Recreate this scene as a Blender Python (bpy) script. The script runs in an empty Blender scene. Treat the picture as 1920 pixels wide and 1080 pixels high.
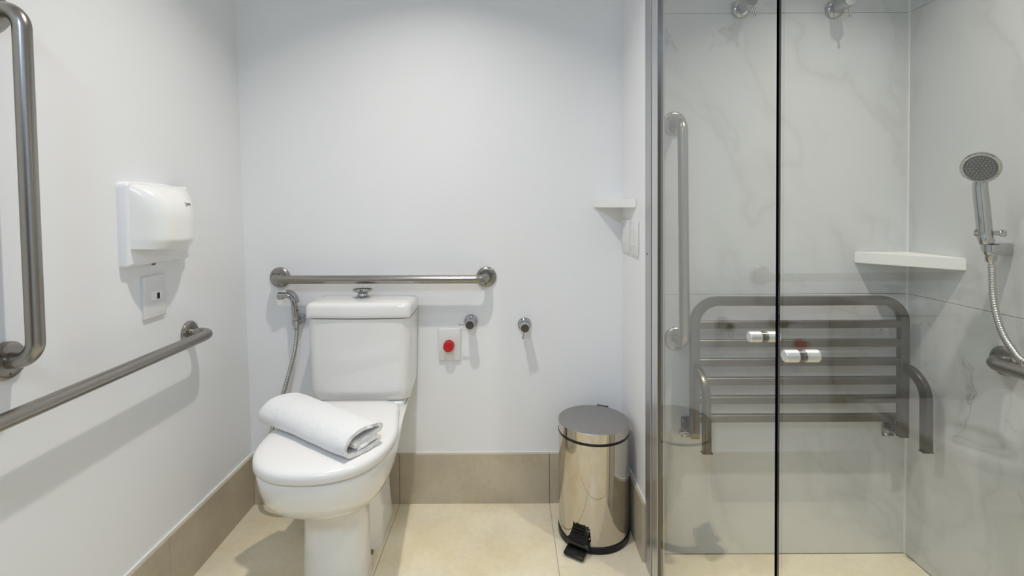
import bpy, bmesh, math, random
from mathutils import Vector, Matrix, noise
random.seed(4)
PI = math.pi
SC = bpy.context.scene
COL = SC.collection

# ------------------------------------------------------------------ camera, light, exposure
cam_data = bpy.data.cameras.new('camera')
cam_data.sensor_width = 36.0
cam_data.lens = 930.0 / 1920.0 * 36.0
cam_data.shift_x = 0.0031
cam_data.shift_y = -0.0718
cam_data.clip_start = 0.02
cam = bpy.data.objects.new('camera', cam_data)
COL.objects.link(cam)
cam.location = (0, 0, 1.19)
cam.rotation_euler = (math.radians(89.0), math.radians(0.3), 0)
SC.camera = cam

world = bpy.data.worlds.new('world')
SC.world = world
world.use_nodes = True
world.node_tree.nodes['Background'].inputs[0].default_value = (0.8, 0.88, 1.0, 1)
world.node_tree.nodes['Background'].inputs[1].default_value = 0.3

def downlight_or_fill(x, y, power, size, color=(1, 0.93, 0.83), spread=140):
    d = bpy.data.lights.new('downlight_or_fill', 'AREA')
    d.shape = 'DISK'; d.size = size; d.energy = power; d.color = color; d.spread = math.radians(spread)
    o = bpy.data.objects.new('downlight_or_fill', d)
    o.location = (x, y, 2.485)
    COL.objects.link(o)
    return o

downlight_or_fill(-0.30, 1.20, 8.0, 0.05, (1.0, 0.945, 0.87), 114)
downlight_or_fill(1.0, 0.95, 8.2, 0.05, (1, 0.915, 0.81), 98)
downlight_or_fill(-0.35, -1.00, 27.0, 0.5, (0.58, 0.75, 1.0), 180)  # added bluish fill behind the camera that lifts the ambient level, no real fixture
SC.view_settings.view_transform = 'Standard'
SC.view_settings.look = 'None'
SC.view_settings.exposure = 0.05
SC.view_settings.gamma = 1.0
SC.view_settings.use_curve_mapping = False
SC.cycles.max_bounces = 24
SC.cycles.diffuse_bounces = 10
SC.cycles.glossy_bounces = 8
SC.cycles.transparent_max_bounces = 24
SC.cycles.sample_clamp_indirect = 6.0
SC.cycles.use_denoising = True

# ------------------------------------------------------------------ materials
def new_mat(name, base, rough=0.5, metal=0.0, coat=0.0, spec=0.5):
    m = bpy.data.materials.new(name); m.use_nodes = True
    b = m.node_tree.nodes['Principled BSDF']
    b.inputs['Base Color'].default_value = (*base, 1)
    b.inputs['Roughness'].default_value = rough
    b.inputs['Metallic'].default_value = metal
    b.inputs['Specular IOR Level'].default_value = spec
    b.inputs['Coat Weight'].default_value = coat
    b.inputs['Coat Roughness'].default_value = 0.04
    return m, m.node_tree, b

def node(nt, kind, **kw):
    n = nt.nodes.new(kind)
    for k, v in kw.items():
        if k in n.inputs: n.inputs[k].default_value = v
        else: setattr(n, k, v)
    return n

def coords(nt, scale=(1, 1, 1), rot=(0, 0, 0)):
    tc = node(nt, 'ShaderNodeNewGeometry')
    mp = node(nt, 'ShaderNodeMapping')
    mp.inputs['Scale'].default_value = scale
    mp.inputs['Rotation'].default_value = rot
    nt.links.new(tc.outputs['Position'], mp.inputs['Vector'])
    return mp.outputs['Vector']

def ramp(nt, fac, stops):
    r = node(nt, 'ShaderNodeValToRGB')
    el = r.color_ramp.elements
    while len(el) < len(stops): el.new(0.5)
    for e, (p, c) in zip(el, stops):
        e.position = p; e.color = (*c, 1) if len(c) == 3 else c
    nt.links.new(fac, r.inputs['Fac'])
    return r.outputs['Color']

def bump(nt, b, height, strength, dist=0.002):
    n = node(nt, 'ShaderNodeBump')
    n.inputs['Strength'].default_value = strength
    n.inputs['Distance'].default_value = dist
    nt.links.new(height, n.inputs['Height'])
    nt.links.new(n.outputs['Normal'], b.inputs['Normal'])

def paint_mat():
    m, nt, b = new_mat('white_paint', (0.83, 0.825, 0.815), 0.42, spec=0.35)
    v = coords(nt)
    n1 = node(nt, 'ShaderNodeTexNoise', Scale=60.0, Detail=3.0)
    nt.links.new(v, n1.inputs['Vector'])
    bump(nt, b, n1.outputs['Fac'], 0.03, 0.002)
    n2 = node(nt, 'ShaderNodeTexNoise', Scale=2.0, Detail=2.0)
    nt.links.new(v, n2.inputs['Vector'])
    c = ramp(nt, n2.outputs['Fac'], [(0.3, (0.81, 0.815, 0.825)), (0.7, (0.83, 0.835, 0.845))])
    nt.links.new(c, b.inputs['Base Color'])
    return m

def stone_mat(name, dark, light, warm, rough):
    m, nt, b = new_mat(name, light, rough)
    v = coords(nt)
    n1 = node(nt, 'ShaderNodeTexNoise', Scale=5.0, Detail=8.0, Roughness=0.62)
    n2 = node(nt, 'ShaderNodeTexNoise', Scale=45.0, Detail=5.0, Roughness=0.7)
    n3 = node(nt, 'ShaderNodeTexNoise', Scale=2.3, Detail=4.0)
    for n in (n1, n2, n3): nt.links.new(v, n.inputs['Vector'])
    c1 = ramp(nt, n1.outputs['Fac'], [(0.32, dark), (0.66, light)])
    c2 = ramp(nt, n3.outputs['Fac'], [(0.4, (1, 1, 1)), (0.68, warm)])
    c3 = ramp(nt, n2.outputs['Fac'], [(0.3, (0.86, 0.86, 0.86)), (0.6, (1, 1, 1))])
    mx = node(nt, 'ShaderNodeMix', data_type='RGBA', blend_type='MULTIPLY'); mx.inputs[0].default_value = 1
    nt.links.new(c1, mx.inputs[6]); nt.links.new(c2, mx.inputs[7])
    mx2 = node(nt, 'ShaderNodeMix', data_type='RGBA', blend_type='MULTIPLY'); mx2.inputs[0].default_value = 0.6
    nt.links.new(mx.outputs[2], mx2.inputs[6]); nt.links.new(c3, mx2.inputs[7])
    nt.links.new(mx2.outputs[2], b.inputs['Base Color'])
    bump(nt, b, n2.outputs['Fac'], 0.05, 0.002)
    return m

def marble_mat():
    m, nt, b = new_mat('marble_tile', (0.7, 0.7, 0.69), 0.13, spec=0.5)
    # long soft veins that run diagonally, plus a few thin dark ones
    v = coords(nt, (1, 1, 1), (0.0, math.radians(32), math.radians(20)))
    warp = node(nt, 'ShaderNodeTexNoise', Scale=1.6, Detail=5.0, Roughness=0.55)
    nt.links.new(v, warp.inputs['Vector'])
    add = node(nt, 'ShaderNodeVectorMath', operation='MULTIPLY_ADD')
    add.inputs[1].default_value = (0.55, 0.55, 0.55)
    nt.links.new(warp.outputs['Color'], add.inputs[0]); nt.links.new(v, add.inputs[2])
    st = node(nt, 'ShaderNodeMapping'); st.inputs['Scale'].default_value = (2.6, 2.6, 0.7)
    nt.links.new(add.outputs[0], st.inputs['Vector'])
    big = node(nt, 'ShaderNodeTexNoise', Scale=1.1, Detail=3.0, Roughness=0.5)
    nt.links.new(st.outputs['Vector'], big.inputs['Vector'])
    ab = node(nt, 'ShaderNodeMath', operation='SUBTRACT'); ab.inputs[1].default_value = 0.5
    nt.links.new(big.outputs['Fac'], ab.inputs[0])
    ab2 = node(nt, 'ShaderNodeMath', operation='ABSOLUTE'); nt.links.new(ab.outputs[0], ab2.inputs[0])
    soft = ramp(nt, ab2.outputs[0], [(0.0, (0.90, 0.895, 0.89)), (0.018, (0.955, 0.955, 0.952)), (0.06, (1, 1, 1))])
    fine = node(nt, 'ShaderNodeTexNoise', Scale=0.9, Detail=6.0, Roughness=0.6)
    st2 = node(nt, 'ShaderNodeMapping'); st2.inputs['Scale'].default_value = (1.7, 1.7, 0.9); st2.inputs['Location'].default_value = (3.1, 7.7, 1.3)
    nt.links.new(add.outputs[0], st2.inputs['Vector']); nt.links.new(st2.outputs['Vector'], fine.inputs['Vector'])
    f1 = node(nt, 'ShaderNodeMath', operation='SUBTRACT'); f1.inputs[1].default_value = 0.53
    nt.links.new(fine.outputs['Fac'], f1.inputs[0])
    f2 = node(nt, 'ShaderNodeMath', operation='ABSOLUTE'); nt.links.new(f1.outputs[0], f2.inputs[0])
    thin = ramp(nt, f2.outputs[0], [(0.0, (0.60, 0.60, 0.60)), (0.0035, (0.87, 0.87, 0.87)), (0.011, (1, 1, 1))])
    gate = node(nt, 'ShaderNodeTexNoise', Scale=2.2, Detail=1.0)
    nt.links.new(v, gate.inputs['Vector'])
    gr = ramp(nt, gate.outputs['Fac'], [(0.53, (0, 0, 0)), (0.62, (1, 1, 1))])
    mx = node(nt, 'ShaderNodeMix', data_type='RGBA', blend_type='MULTIPLY')
    nt.links.new(gr, mx.inputs[0]); nt.links.new(soft, mx.inputs[6]); nt.links.new(thin, mx.inputs[7])
    mx2 = node(nt, 'ShaderNodeMix', data_type='RGBA', blend_type='MULTIPLY'); mx2.inputs[0].default_value = 1
    mx2.inputs[6].default_value = (0.62, 0.63, 0.64, 1)
    nt.links.new(mx.outputs[2], mx2.inputs[7])
    nt.links.new(mx2.outputs[2], b.inputs['Base Color'])
    return m

def glass_mat():
    m = bpy.data.materials.new('clear_glass'); m.use_nodes = True
    nt = m.node_tree; nt.nodes.clear()
    out = node(nt, 'ShaderNodeOutputMaterial')
    tr = node(nt, 'ShaderNodeBsdfTransparent'); tr.inputs['Color'].default_value = (0.950, 0.966, 0.958, 1)
    gl = node(nt, 'ShaderNodeBsdfGlossy'); gl.inputs['Roughness'].default_value = 0.0
    gl.inputs['Color'].default_value = (1, 1, 1, 1)
    geo = node(nt, 'ShaderNodeNewGeometry')
    ior = node(nt, 'ShaderNodeMapRange')
    ior.inputs['To Min'].default_value = 1.43; ior.inputs['To Max'].default_value = 1 / 1.43
    nt.links.new(geo.outputs['Backfacing'], ior.inputs['Value'])
    fr = node(nt, 'ShaderNodeFresnel')
    nt.links.new(ior.outputs['Result'], fr.inputs['IOR'])
    mx = node(nt, 'ShaderNodeMixShader')
    nt.links.new(fr.outputs[0], mx.inputs[0]); nt.links.new(tr.outputs[0], mx.inputs[1]); nt.links.new(gl.outputs[0], mx.inputs[2])
    nt.links.new(mx.outputs[0], out.inputs['Surface'])
    return m

def brushed_mat(name, base, rough, stretch):
    m, nt, b = new_mat(name, base, rough, 1.0)
    v = coords(nt, stretch)
    n = node(nt, 'ShaderNodeTexNoise', Scale=1.0, Detail=3.0)
    nt.links.new(v, n.inputs['Vector'])
    c = ramp(nt, n.outputs['Fac'], [(0.3, tuple(x * 0.92 for x in base)), (0.7, tuple(min(1, x * 1.06) for x in base))])
    nt.links.new(c, b.inputs['Base Color'])
    bump(nt, b, n.outputs['Fac'], 0.04, 0.001)
    return m

def terry_mat():
    m, nt, b = new_mat('terry_cotton', (0.86, 0.86, 0.86), 0.95, spec=0.1)
    v = coords(nt)
    n = node(nt, 'ShaderNodeTexNoise', Scale=420.0, Detail=2.0)
    n2 = node(nt, 'ShaderNodeTexNoise', Scale=25.0, Detail=3.0)
    nt.links.new(v, n.inputs['Vector']); nt.links.new(v, n2.inputs['Vector'])
    ad = node(nt, 'ShaderNodeMath', operation='ADD')
    nt.links.new(n.outputs['Fac'], ad.inputs[0]); nt.links.new(n2.outputs['Fac'], ad.inputs[1])
    bump(nt, b, ad.outputs[0], 0.9, 0.003)
    b.inputs['Sheen Weight'].default_value = 0.3
    return m

def hose_mat():
    m, nt, b = new_mat('hose_steel', (0.55, 0.54, 0.52), 0.25, 1.0)
    return m

M = {}
M['paint'] = paint_mat()
M['ceiling'] = new_mat('ceiling_paint', (0.82, 0.82, 0.82), 0.7)[0]
M['floor'] = stone_mat('beige_floor_tile', (0.72, 0.64, 0.475), (0.82, 0.75, 0.585), (1.0, 0.95, 0.82), 0.38)
M['base'] = stone_mat('taupe_baseboard_tile', (0.44, 0.385, 0.29), (0.55, 0.49, 0.38), (1.0, 0.97, 0.9), 0.45)
M['grout'] = new_mat('grout', (0.47, 0.43, 0.36), 0.9)[0]
M['grout_white'] = new_mat('white_grout', (0.60, 0.60, 0.60), 0.8)[0]
M['marble'] = marble_mat()
M['glass'] = glass_mat()
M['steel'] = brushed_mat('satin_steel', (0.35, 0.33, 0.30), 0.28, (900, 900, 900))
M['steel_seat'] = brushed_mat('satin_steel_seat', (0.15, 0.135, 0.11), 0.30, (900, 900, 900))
M['chrome'] = new_mat('chrome', (0.49, 0.49, 0.49), 0.05, 1.0)[0]
M['bin'] = new_mat('polished_steel', (0.58, 0.545, 0.49), 0.045, 1.0)[0]
M['bin_lid'] = brushed_mat('satin_bin_lid', (0.40, 0.385, 0.37), 0.42, (700, 60, 700))
M['alu'] = new_mat('anodised_aluminium', (0.50, 0.50, 0.50), 0.32, 0.9)[0]
M['alu_light'] = new_mat('pale_aluminium', (0.66, 0.66, 0.66), 0.3, 0.85)[0]
M['black'] = new_mat('black_plastic', (0.006, 0.006, 0.006), 0.3, spec=0.3)[0]
M['black_gloss'] = new_mat('glossy_black_plastic', (0.012, 0.012, 0.012), 0.12)[0]
M['seal'] = new_mat('dark_edge_seal', (0.002, 0.002, 0.004), 1.0, spec=0.0)[0]
M['ceramic'] = new_mat('white_ceramic', (0.80, 0.795, 0.775), 0.10, 0.0, 0.6)[0]
M['lid_plastic'] = new_mat('white_seat_plastic', (0.80, 0.79, 0.78), 0.22)[0]
M['plastic'] = new_mat('white_plastic', (0.84, 0.84, 0.85), 0.25)[0]
M['plate'] = new_mat('matt_white_plate', (0.74, 0.735, 0.72), 0.4)[0]
M['cover'] = new_mat('dryer_cover_plastic', (0.86, 0.86, 0.84), 0.16)[0]
M['red'] = new_mat('red_plastic', (0.50, 0.008, 0.012), 0.3)[0]
M['terry'] = terry_mat()
M['hose'] = hose_mat()
M['shelf'] = new_mat('white_shelf', (0.82, 0.82, 0.80), 0.3)[0]
M['dark_metal'] = new_mat('dark_metal', (0.16, 0.15, 0.14), 0.3, 1.0)[0]
M['satin'] = new_mat('satin_aluminium', (0.72, 0.71, 0.69), 0.38, 0.85)[0]
M['rear'] = new_mat('taupe_paint', (0.22, 0.19, 0.16), 0.5)[0]
M['wood'] = new_mat('brown_door', (0.16, 0.10, 0.06), 0.45)[0]
M['green'] = new_mat('green_grey_print', (0.30, 0.35, 0.26), 0.5)[0]
M['ink'] = new_mat('dark_print', (0.06, 0.07, 0.06), 0.5)[0]
M['nozzle'] = new_mat('grey_nozzle_face', (0.09, 0.09, 0.09), 0.4)[0]
M['silicone'] = new_mat('white_silicone', (0.78, 0.78, 0.76), 0.5)[0]

# ------------------------------------------------------------------ scene helpers
def wloc(o):
    v = Vector((0, 0, 0))
    while o: v += o.location; o = o.parent
    return v

def mk(name, bm, mat, parent=None, smooth=True, origin=None, angle=35):
    """world-space bmesh -> one mesh object (optionally a child)"""
    bmesh.ops.recalc_face_normals(bm, faces=bm.faces)
    base = wloc(parent) if parent else Vector(origin or (0, 0, 0))
    bmesh.ops.translate(bm, vec=-base, verts=bm.verts)
    me = bpy.data.meshes.new(name)
    bm.to_mesh(me); bm.free()
    if smooth:
        me.polygons.foreach_set('use_smooth', [True] * len(me.polygons))
        me.set_sharp_from_angle(angle=math.radians(angle))
    me.materials.append(mat)
    o = bpy.data.objects.new(name, me)
    COL.objects.link(o)
    if parent: o.parent = parent
    else: o.location = base
    return o

def tag(o, label, cat, group=None):
    o['label'] = label; o['category'] = cat; o['kind'] = 'thing'
    if group: o['group'] = group
    return o

def thing(name, loc, label, cat, group=None):
    o = bpy.data.objects.new(name, None)
    o.empty_display_size = 0.05
    o.location = loc
    COL.objects.link(o)
    return tag(o, label, cat, group)

def struct(o):
    o['kind'] = 'structure'
    return o

def BM(): return bmesh.new()

def box(bm, x0, x1, y0, y1, z0, z1, bev=0.0, seg=2):
    r = bmesh.ops.create_cube(bm, size=1.0)
    vs = r['verts']
    for v in vs:
        v.co = Vector((x0 + (v.co.x + .5) * (x1 - x0), y0 + (v.co.y + .5) * (y1 - y0), z0 + (v.co.z + .5) * (z1 - z0)))
    if bev > 0:
        es = list({e for v in vs for e in v.link_edges})
        bmesh.ops.bevel(bm, geom=es, offset=bev, segments=seg, profile=0.5, affect='EDGES')
    return bm

def obox(bm, c, ax, ay, az, hx, hy, hz, bev=0.0, seg=2):
    """box in an arbitrary frame: centre c, unit axes, half sizes"""
    t = bmesh.new()
    box(t, -hx, hx, -hy, hy, -hz, hz, bev, seg)
    mt = Matrix((Vector(ax), Vector(ay), Vector(az))).transposed().to_4x4()
    mt.translation = Vector(c)
    bmesh.ops.transform(t, matrix=mt, verts=t.verts)
    return merge(bm, t)

def merge(bm, t):
    mp = {}
    for v in t.verts: mp[v] = bm.verts.new(v.co)
    for f in t.faces:
        try: bm.faces.new([mp[v] for v in f.verts])
        except ValueError: pass
    t.free()
    return bm

def frame_of(d):
    d = Vector(d).normalized()
    up = Vector((0, 0, 1)) if abs(d.z) < 0.9 else Vector((0, 1, 0))
    a = d.cross(up).normalized(); b = a.cross(d).normalized()
    return a, b, d

def lathe(bm, p, d, prof, n=28):
    """prof: list of (distance along d, radius)"""
    a, b, d = frame_of(d); p = Vector(p)
    rings = []
    for t, r in prof:
        if r < 1e-6: rings.append([bm.verts.new(p + d * t)])
        else: rings.append([bm.verts.new(p + d * t + (a * math.cos(2 * PI * k / n) + b * math.sin(2 * PI * k / n)) * r) for k in range(n)])
    for r0, r1 in zip(rings, rings[1:]):
        for k in range(n):
            k2 = (k + 1) % n
            if len(r0) == 1 and len(r1) == 1: continue
            if len(r0) == 1: bm.faces.new((r0[0], r1[k2], r1[k]))
            elif len(r1) == 1: bm.faces.new((r0[k], r0[k2], r1[0]))
            else: bm.faces.new((r0[k], r0[k2], r1[k2], r1[k]))
    if len(rings[0]) > 1: bm.faces.new(rings[0])
    if len(rings[-1]) > 1: bm.faces.new(rings[-1])
    return bm

def fillet(pts, r, n=8):
    pts = [Vector(p) for p in pts]
    out = [pts[0]]
    for i in range(1, len(pts) - 1):
        a, b, c = pts[i - 1], pts[i], pts[i + 1]
        u = (a - b).normalized(); w = (c - b).normalized()
        ang = u.angle(w)
        if abs(ang - PI) < 1e-3: out.append(b); continue
        t = min(r / math.tan(ang / 2), (a - b).length * 0.49 if i > 1 else (a - b).length * 0.98, (c - b).length * 0.49 if i < len(pts) - 2 else (c - b).length * 0.98)
        rr = t * math.tan(ang / 2)
        cen = b + (u + w).normalized() * (rr / math.sin(ang / 2))
        p0 = b + u * t; p1 = b + w * t
        v0 = p0 - cen; v1 = p1 - cen
        tot = v0.angle(v1); axis = v0.cross(v1).normalized()
        for k in range(n + 1):
            out.append(cen + Matrix.Rotation(tot * k / n, 3, axis) @ v0)
    out.append(pts[-1])
    return out

def sweep(bm, pts, section, up=None, radii=None, cap=True):
    """sweep a closed 2D section [(u,v)] along pts with parallel transport"""
    pts = [Vector(p) for p in pts]
    clean = [pts[0]]
    for p in pts[1:]:
        if (p - clean[-1]).length > 1e-5: clean.append(p)
    pts = clean; n = len(section); rings = []
    t0 = (pts[1] - pts[0]).normalized()
    ref = Vector(up) if up else (Vector((0, 0, 1)) if abs(t0.z) < 0.9 else Vector((1, 0, 0)))
    a = t0.cross(ref).normalized(); prev = t0
    for i, p in enumerate(pts):
        if i == 0: t = t0
        elif i == len(pts) - 1: t = (pts[-1] - pts[-2]).normalized()
        else: t = ((pts[i + 1] - p).normalized() + (p - pts[i - 1]).normalized()).normalized()
        q = prev.rotation_difference(t)
        a = (q @ a).normalized(); a = (a - t * a.dot(t)).normalized()
        b = t.cross(a); prev = t
        s = radii[i] if radii else 1.0
        rings.append([bm.verts.new(p + a * (u * s) + b * (v * s)) for u, v in section])
    for r0, r1 in zip(rings, rings[1:]):
        for k in range(n):
            bm.faces.new((r0[k], r0[(k + 1) % n], r1[(k + 1) % n], r1[k]))
    if cap:
        bm.faces.new(rings[0]); bm.faces.new(rings[-1])
    return bm

def circ(r, n=16): return [(r * math.cos(2 * PI * k / n), r * math.sin(2 * PI * k / n)) for k in range(n)]
def rrect(hx, hy, r, n=3):
    o = []
    for cx, cy, a0 in ((hx - r, hy - r, 0), (-hx + r, hy - r, 90), (-hx + r, -hy + r, 180), (hx - r, -hy + r, 270)):
        for k in range(n + 1):
            a = math.radians(a0 + 90 * k / n); o.append((cx + r * math.cos(a), cy + r * math.sin(a)))
    return o
def tube(bm, pts, r, n=16): return sweep(bm, pts, circ(r, n))

def smooth_path(ctrl, per=10):
    P = [Vector(p) for p in ctrl]
    P = [P[0] * 2 - P[1]] + P + [P[-1] * 2 - P[-2]]
    out = []
    for i in range(1, len(P) - 2):
        for k in range(per):
            t = k / per
            out.append(0.5 * ((2 * P[i]) + (P[i + 1] - P[i - 1]) * t + (2 * P[i - 1] - 5 * P[i] + 4 * P[i + 1] - P[i + 2]) * t * t + (3 * P[i] - P[i - 1] - 3 * P[i + 1] + P[i + 2]) * t ** 3))
    out.append(P[-2])
    return out

def loft(bm, loops, cap0=True, cap1=True):
    rings = [[bm.verts.new(p) for p in l] for l in loops]
    n = len(rings[0])
    for r0, r1 in zip(rings, rings[1:]):
        for k in range(n): bm.faces.new((r0[k], r0[(k + 1) % n], r1[(k + 1) % n], r1[k]))
    if cap0: bm.faces.new(rings[0])
    if cap1: bm.faces.new(rings[-1])
    return bm

# ------------------------------------------------------------------ dimensions of the room
def XL(z): return -1.034 - 0.0215 * z          # the left wall leans out a little
YB = 1.975                                       # wall behind the toilet
XS = 0.450                                       # side of the boxed-out shaft
YS = 1.670                                       # tiled wall of the shower
XR = 1.343                                       # right wall of the shower
YR = -1.30                                       # wall behind the camera
CH = 2.50

# ------------------------------------------------------------------ shell
# floor: grout bed with separate porcelain tiles
bm = BM(); box(bm, -1.2, 1.5, YR - 0.1, 2.1, -0.12, -0.003)
floor = struct(mk('floor', bm, M['grout'], smooth=False))
def floor_tile(x0, x1, y0, y1, name='floor_tile'):
    g = 0.0012
    b = BM(); box(b, x0 + g, x1 - g, y0 + g, y1 - g, -0.010, 0.0, 0.0008, 1)
    mk(name, b, M['floor'], floor, smooth=False)
xs = [-1.034, -0.443, 0.157, 0.4495]
ys = [1.975, 1.473, 0.873, 0.273, -0.327, -0.927, -1.30]
for i in range(3):
    for j in range(6):
        if ys[j + 1] < 0.16 and i == 2: pass
        floor_tile(xs[i], xs[i + 1], ys[j + 1], ys[j])
for y1, y0 in ((1.670, 0.873), (0.873, 0.16)):
    floor_tile(0.4495, XR, y0, y1)

bm = BM()
vs = []
for y in (YR - 0.1, YB + 0.1):
    for (x, z) in ((XL(0), -0.003), (XL(CH), CH), (XL(CH) - 0.1, CH), (XL(CH) - 0.1, -0.003)):
        vs.append(bm.verts.new((x, y, z)))
for f in ((0, 1, 5, 4), (1, 2, 6, 5), (2, 3, 7, 6), (3, 0, 4, 7), (0, 3, 2, 1), (4, 5, 6, 7)): bm.faces.new([vs[k] for k in f])
struct(mk('wall_left', bm, M['paint'], smooth=False))
bm = BM(); box(bm, -1.25, XS + 0.02, YB, YB + 0.1, -0.003, CH)
struct(mk('wall_back', bm, M['paint'], smooth=False))
bm = BM(); box(bm, XS, XS + 0.05, YS + 0.012 - 0.055, YB, -0.003, CH)
struct(mk('wall_side', bm, M['paint'], smooth=False))
bm = BM(); box(bm, -1.25, 1.5, YR - 0.1, YR, -0.003, CH)
wall_rear = struct(mk('wall_rear', bm, M['rear'], smooth=False))
bm = BM(); box(bm, 0.44, XR + 0.02, YR, 0.16, -0.003, CH)
struct(mk('wall_front', bm, M['paint'], smooth=False))
bm = BM(); box(bm, -1.25, 1.5, YR - 0.1, 2.1, CH, CH + 0.1)
struct(mk('ceiling', bm, M['ceiling'], smooth=False))
# brown door in the wall behind the camera
bm = BM(); box(bm, -0.75, 0.10, YR, YR + 0.035, 0.0, 2.1, 0.003, 1)
d1 = struct(mk('door_1', bm, M['wood'], smooth=False))
bm = BM(); lathe(bm, (0.03, YR + 0.035, 1.02), (0, 1, 0), [(0, 0.025), (0.008, 0.025), (0.008, 0.01), (0.045, 0.01), (0.045, 0)], 16)
mk('handle', bm, M['chrome'], d1)
bm = BM(); tube(bm, [(0.03, YR + 0.075, 1.02), (-0.08, YR + 0.075, 1.02)], 0.009, 12)
mk('handle', bm, M['chrome'], d1)

# shower walls: grout backing with marble slabs
bm = BM(); box(bm, XS + 0.05, XR + 0.02, YS + 0.0115, YS + 0.10, -0.003, CH)
wsb = struct(mk('wall_shower_back', bm, M['grout_white'], smooth=False))
bm = BM(); box(bm, XR + 0.0115, XR + 0.12, 0.16, YS + 0.0115, -0.003, CH)
wsr = struct(mk('wall_shower_right', bm, M['grout_white'], smooth=False))
zs = [0.0, 0.887, 1.830, CH]
g = 0.0006
for z0, z1 in zip(zs, zs[1:]):
    b = BM(); box(b, XS + 0.010, XR - 0.002, YS, YS + 0.0118, z0 + g, z1 - g, 0.0008, 1)
    mk('marble_slab', b, M['marble'], wsb, smooth=False)
    for y0, y1 in ((0.16, 0.72), (0.72, YS - 0.002)):
        b = BM(); box(b, XR, XR + 0.0118, y0 + g, y1 - g, z0 + g, z1 - g, 0.0008, 1)
        mk('marble_slab', b, M['marble'], wsr, smooth=False)
# white silicone line in the shower corner
bm = BM(); box(bm, XR - 0.0045, XR, YS - 0.0045, YS, 0.0, CH)
struct(mk('trim_2', bm, M['silicone'], smooth=False))

# baseboards, tile by tile (0.20 high)
BH = 0.200
def baseboard(name, pieces, cap):
    bm = cap(BM()); root = struct(mk(name, bm, M['silicone'], smooth=False))
    for a in pieces:
        b = BM(); box(b, *a, 0.0, BH, 0.001, 1)
        mk('baseboard_tile', b, M['base'], root, smooth=False)
bt = 0.012
xl = XL(0.1)
def cap_left(b): return box(b, xl - 0.004, xl + 0.004, YR, YB, BH - 0.004, BH + 0.004)
baseboard('baseboard_left', [(xl - 0.003, xl + bt, y0 + 0.0008, y1 - 0.0008) for y0, y1 in ((1.473, 1.974), (0.873, 1.473), (0.273, 0.873), (-0.327, 0.273), (-1.2999, -0.327))], cap_left)
def cap_back(b): return box(b, xl, XS, YB - 0.004, YB - 0.0001, BH - 0.004, BH + 0.0035)
baseboard('baseboard_back', [(x0 + 0.0008, x1 - 0.0008, YB - bt, YB - 0.0001) for x0, x1 in ((xl + bt, -0.443), (-0.443, 0.157), (0.157, XS - bt))], cap_back)
def cap_side(b): return box(b, XS - 0.004, XS - 0.0001, 1.627, YB, BH - 0.004, BH + 0.0035)
baseboard('baseboard_side', [(XS - bt, XS - 0.0001, 1.632, YB - bt)], cap_side)

# aluminium jamb profile at the end of the shaft wall
bm = BM(); box(bm, 0.4470, 0.4755, 1.562, 1.6265, 0.001, 2.3, 0.0015, 1)
tr = struct(mk('trim_1', bm, M['alu'], smooth=False))
bm = BM(); box(bm, 0.4495, 0.4725, 1.553, 1.563, 0.001, 2.3)
mk('gasket', bm, M['black'], tr, smooth=False)
bm = BM(); box(bm, 0.4475, 0.4700, 1.496, 1.554, 0.001, 2.3, 0.0015, 1)
mk('rail', bm, M['alu_light'], tr, smooth=False)
bm = BM(); box(bm, 0.4485, 0.4640, 1.4926, 1.4965, 0.001, 2.3)
mk('gasket', bm, M['dark_metal'], tr, smooth=False)

bm = BM(); lathe(bm, (0.4471, 1.603, 1.032), (-1, 0, 0), [(0, 0.0042), (0.0015, 0.0036), (0.002, 0)], 12)
mk('screw', bm, M['dark_metal'], tr)

# ------------------------------------------------------------------ toilet
TX = -0.552
def outline(z, df, dm, db, hw, hwb, n=20, m=12, rc=0.03, pw=2.35):
    """closed plan outline: rounded front, sides that run back to a squarer rear"""
    half = []
    for k in range(n + 1):
        a = PI / 2 * k / n
        c, s = math.cos(a), math.sin(a)
        half.append((hw * s ** (2 / pw), dm - (dm - df) * c ** (2 / pw)))
    for k in range(1, m + 1):
        t = k / m
        y = dm + (db - dm) * t
        s = t * t * (3 - 2 * t)
        half.append((hw + (hwb - hw) * s, y))
    # round the rear corner
    out = []
    for x, y in half:
        if y > db - rc:
            q = (y - (db - rc)) / rc
            x = x - rc * (1 - math.sqrt(max(0, 1 - q * q)))
        out.append((x, y))
    pts = [(TX + x, y, z) for x, y in out]
    pts += [(TX - x, y, z) for x, y in reversed(out)][:-1]
    return [Vector(p) for p in pts]

toilet = thing('toilet', (TX, 1.65, 0.0), 'white ceramic close-coupled toilet with closed lid against the back wall', 'toilet')
secs = [(0.000, 1.468, 1.56, 1.90, 0.099, 0.102), (0.012, 1.466, 1.56, 1.902, 0.101, 0.104), (0.10, 1.470, 1.56, 1.895, 0.096, 0.097),
        (0.20, 1.474, 1.56, 1.890, 0.094, 0.092), (0.245, 1.470, 1.56, 1.890, 0.096, 0.092), (0.268, 1.452, 1.56, 1.895, 0.105, 0.095),
        (0.288, 1.420, 1.55, 1.90, 0.122, 0.104), (0.312, 1.375, 1.54, 1.91, 0.148, 0.110), (0.340, 1.336, 1.53, 1.92, 0.168, 0.118),
        (0.375, 1.308, 1.53, 1.935, 0.184, 0.130), (0.410, 1.294, 1.53, 1.945, 0.191, 0.146), (0.440, 1.289, 1.53, 1.95, 0.193, 0.160),
        (0.452, 1.291, 1.53, 1.95, 0.191, 0.165), (0.456, 1.298, 1.53, 1.948, 0.185, 0.163)]
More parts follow.
